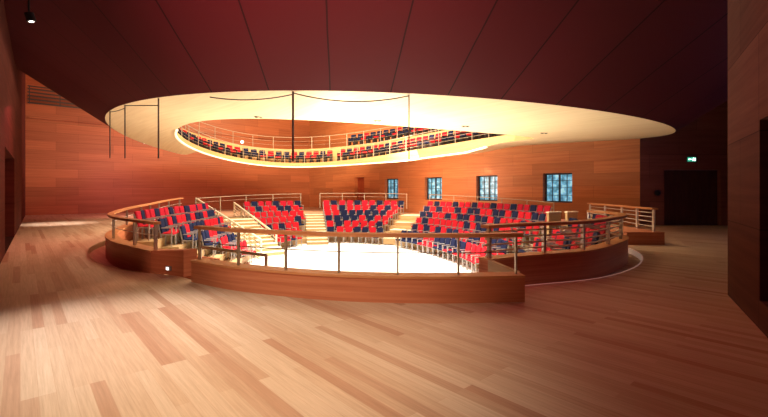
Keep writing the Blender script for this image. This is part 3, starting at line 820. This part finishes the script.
# recessed soffit lamps
for px, k_, lb in ((376, .72, 'twin black recessed lamp in the soffit above the stage rod gap'),):
    pass
def soffit_pt(k, f): return Vector(rp(k, RO[k][0]*(1-f)+RI[k][0]*f, RO[k][1]*(1-f)+RI[k][1]*f))
def find_soffit(px, py):
    best = None
    for k in range(NR):
        for s in range(1, 20):
            p = soffit_pt(k, s/20)
            if p.y > 19: continue
            d = (bearing(p)-px)**2+(191-415*(p.z-1.6)/p.y-py)**2
            if best is None or d < best[0]: best = (d, p)
    return best[1]
for px, py, lb in ((376, 120.5, 'twin black soffit lamp above the two balcony seat rows'), (465, 127.5, 'twin black soffit lamp above the tapering balcony seats'), (258, 116, 'twin black soffit lamp above the wood wall of the balcony'), (545, 134, 'black soffit lamp above the balcony tip near the windows')):
    p = find_soffit(px, py)
    e = empty('soffit_lamp', tuple(p), lb, 'lamp', 'recessed lamps in the balcony soffit')
    for s in (-1, 1):
        mb = MB(); mb.tube([(p.x+s*.065, p.y, p.z+.02), (p.x+s*.065, p.y, p.z-.025)], .036, 10); mb.build('can', M['black'], e)
    mb = MB(); mb.box((p.x, p.y, p.z-.004), (.24, .08, .014)); mb.build('plate', M['steel_dark'], e)
# black wall spotlight upper left
e = empty('spotlight', (-5.05, 5.9, 4.0), 'small black spotlight with lit lens beside the dark underside', 'light')
mb = MB(); mb.tube([(-5.05, 5.9, 4.13), (-5.03, 5.92, 4.02)], .058, 14); mb.build('can', M['black'], e)
mb = MB(); mb.tube([(-5.03, 5.92, 4.018), (-5.029, 5.921, 4.012)], .03, 14); mb.build('lens', M['glow'], e)
mb = MB(); mb.tube([(-5.05, 5.9, 4.15), (-5.05, 5.9, 5.6)], .012, 6); mb.build('stem', M['black'], e)
for (x, y, z), lb in (((-18.3, 31.7, 5.34), 'small white round lamp on the end wall below the hanging rods'), ((-12.6, 36.8, 5.95), 'small white round lamp on the wall seen through the balcony opening')):
    nv = Vector((.659, -.752, 0)); c = Vector((x, y, z))
    e = empty('wall_lamp', tuple(c), lb, 'lamp')
    mb = MB(); mb.tube([c, c+nv*.05], .15, 14); mb.build('plate', M['steel_light'], e)
    mb = MB(); mb.tube([c+nv*.05, c+nv*.09, c+nv*.14], [.13, .11, .05], 14); mb.build('shade', M['glow'], e)
# exit sign
e = empty('exit_sign', (14.2, 19.16, 2.99), 'small green lit exit sign above the dark double door', 'sign')
mb = MB(); mb.box((14.2, 19.2, 3.06), (.42, .08, .24)); mb.build('housing', M['steel_dark'], e)
mb = MB(); mb.box((14.2, 19.155, 3.06), (.38, .012, .20)); mb.build('sign_face', plain('exit_green', (.02, .30, .18), .5, emit=1.2), e)
M['sign_white'] = plain('sign_white', (.75, 1, .9), .5, emit=3.0)
mb = MB()
def sg(x, z, w, h, r=0): mb.box((14.2+x, 19.146, 3.06+z), (w, .008, h), Matrix.Rotation(r, 3, 'Y'))
sg(-.06, .005, .10, .035); sg(-.125, .005, .05, .05, PI/4)                       # arrow
sg(.07, .06, .03, .03); sg(.07, .015, .035, .06, .3); sg(.05, -.04, .02, .07, .6); sg(.095, -.04, .02, .07, -.6); sg(.11, .02, .06, .018, .4)   # running figure
sg(.155, 0, .035, .14)
mb.build('pictogram', M['sign_white'], e)
# round wall fitting beside the exit door
e = empty('wall_bowl', (12.68, 19.16, 1.5), 'small dark round fitting on the wall beside the exit door', 'fitting')
mb = MB(); mb.tube([(12.68, 19.25, 1.52), (12.68, 19.19, 1.52)], .14, 16); mb.build('plate', M['steel_dark'], e)
mb = MB(); mb.tube([(12.68, 19.19, 1.50), (12.68, 19.13, 1.50)], [.10, .06], 14); mb.build('cap', M['black'], e)

# ------------------------------------------------------------------ light
def area(name, loc, size, power, col, target=None, sy=None, spread=None):
    l = bpy.data.lights.new(name, 'AREA'); l.energy = power; l.color = col; l.size = size
    if sy: l.shape = 'RECTANGLE'; l.size_y = sy
    if spread: l.spread = spread
    o = bpy.data.objects.new(name, l); COL.objects.link(o); o.location = loc
    t = Vector(target) if target else Vector((loc[0], loc[1], loc[2]-1))
    o.rotation_euler = (t-Vector(loc)).to_track_quat('-Z', 'Y').to_euler(); return o
def spot(name, loc, target, power, col, angle=50, blend=.8, r=.15):
    l = bpy.data.lights.new(name, 'SPOT'); l.energy = power; l.color = col; l.spot_size = math.radians(angle); l.spot_blend = blend; l.shadow_soft_size = r
    o = bpy.data.objects.new(name, l); COL.objects.link(o); o.location = loc
    o.rotation_euler = (Vector(target)-Vector(loc)).to_track_quat('-Z', 'Y').to_euler(); return o
area('hall_light', (-2.2, 19.5, 10.2), 7, 5200, (1, .84, .62), sy=12)
spot('stage_light', (-1.5, 16, 9.5), (-1.3, 16.4, -1.5), 12000, (1, .95, .88), 72, .5, .6)
spot('soffit_fill', (-2.0, 18.5, 1.15), (-2.0, 18.5, 4), 3500, (1, .83, .53), 164, .3, .3)  # unseen fill in mid-air, added to brighten the soffit
spot('soffit_fill', (.2, 13.2, .9), (.2, 12.6, 4), 900, (1, .92, .74), 165, .5, .3)
area('balcony_wall_fill', (-5, 27, 9.6), 5, 2000, (1, .66, .36), (-9, 38, 6), sy=3)  # added fill without a fixture, lifts the wall above the balcony
area('end_wall_fill', (-14, 25, 2.9), 3, 320, (1, .34, .37), (-17.5, 32, 2.8))  # added pink fill that brightens the end wall
area('window_wall_fill', (1.5, 25, 3.2), 4, 500, (1, .60, .36), (5, 30, 1.8))  # added warm fill for the wall under the balcony
spot('soffit_fill', (3.4, 13.2, .75), (3.2, 12.6, 4), 170, (1, .86, .62), 160, .5, .3)  # further added soffit fill, no lamp stands here
area('gallery_fill', (-17, 32, 9.2), 2, 240, (1, .36, .33), (-20.5, 31.5, 8.5))  # unseen red fill added to lift the gallery recess
spot('floor_spot', (-4.6, 5.5, 4.4), (-3.3, 4.8, 0), 900, (1, .95, .97), 52, 1, .2)
spot('floor_spot_far', (-14.8, 19.2, 5), (-15.9, 20.3, 0), 1900, (1, .92, .88), 42, 1, .2)
spot('foyer_light', (-1.7, 2.0, 6.2), (-1.7, 3.9, 0), 1800, (1, .93, .74), 60, 1, .5)
spot('parapet_fill', (-1.0, -1.5, 3.4), (-.9, 6.1, .15), 900, (1, .60, .38), 46, .9, .3)  # added frontal fill behind the camera, brightens the front parapet
spot('parapet_fill', (-5.2, 2.5, 4.2), (-6.0, 9.3, .1), 650, (1, .50, .36), 44, .9, .3)  # second added fill, for the long side parapet
area('foyer_red_fill', (-9.5, 12.5, 3.7), 4, 75, (1, .14, .17), (-10.5, 12.5, 0))  # added red fill that tints the floor beside the long parapet
spot('underside_red_fill', (-1.9, .9, 3.5), (-1.0, 7.6, 4.6), 2300, (1, .15, .20), 74, 1, .4)  # unseen red fill above frame, added to tint the dark underside
area('foyer_red_fill', (2.0, 6.3, 3.6), 3, 30, (1, .15, .2), (2.2, 4, 0))  # added red fill tinting the floor by the front parapet
area('exit_blue_fill', (15, 11, 3.5), 3, 26, (.42, .38, 1), (8, 12, .5))  # added blue fill that cools the shadows on the exit side
for s in (4.3+3.5, 8.4+3.5):
    q = Vector((*W0, 0))+wdir*s
for tx, ty in ((433, 166), (487, 161)):
    d = Vector(((tx-384)/415, 1, 0)); 
    t = (W0[0]-W0[1]*d.x)/(.659+.752*d.x); w = Vector((W0[0]-.659*t, W0[1]+.752*t, 3.4))
    nrm = Vector((-.752, -.659, 0))
    spot('wall_downlight', tuple(w+nrm*.42+Vector((0, 0, .15))), tuple(w+nrm*.1-Vector((0, 0, 1.2))), 45, (1, .93, .8), 70, 1, .08)

w = bpy.data.worlds.new('dim'); sc.world = w; w.use_nodes = True
w.node_tree.nodes['Background'].inputs[0].default_value = (.012, .014, .03, 1); w.node_tree.nodes['Background'].inputs[1].default_value = .6
cam = bpy.data.cameras.new('camera'); co = bpy.data.objects.new('camera', cam); COL.objects.link(co)
co.location = (0, 0, 1.6); co.rotation_euler = (PI/2, 0, 0); cam.sensor_width = 36; cam.lens = 415/768*36; cam.shift_y = -17.5/768; cam.clip_start = .05
sc.camera = co
sc.view_settings.view_transform = 'Standard'; sc.view_settings.look = 'None'; sc.view_settings.exposure = 0
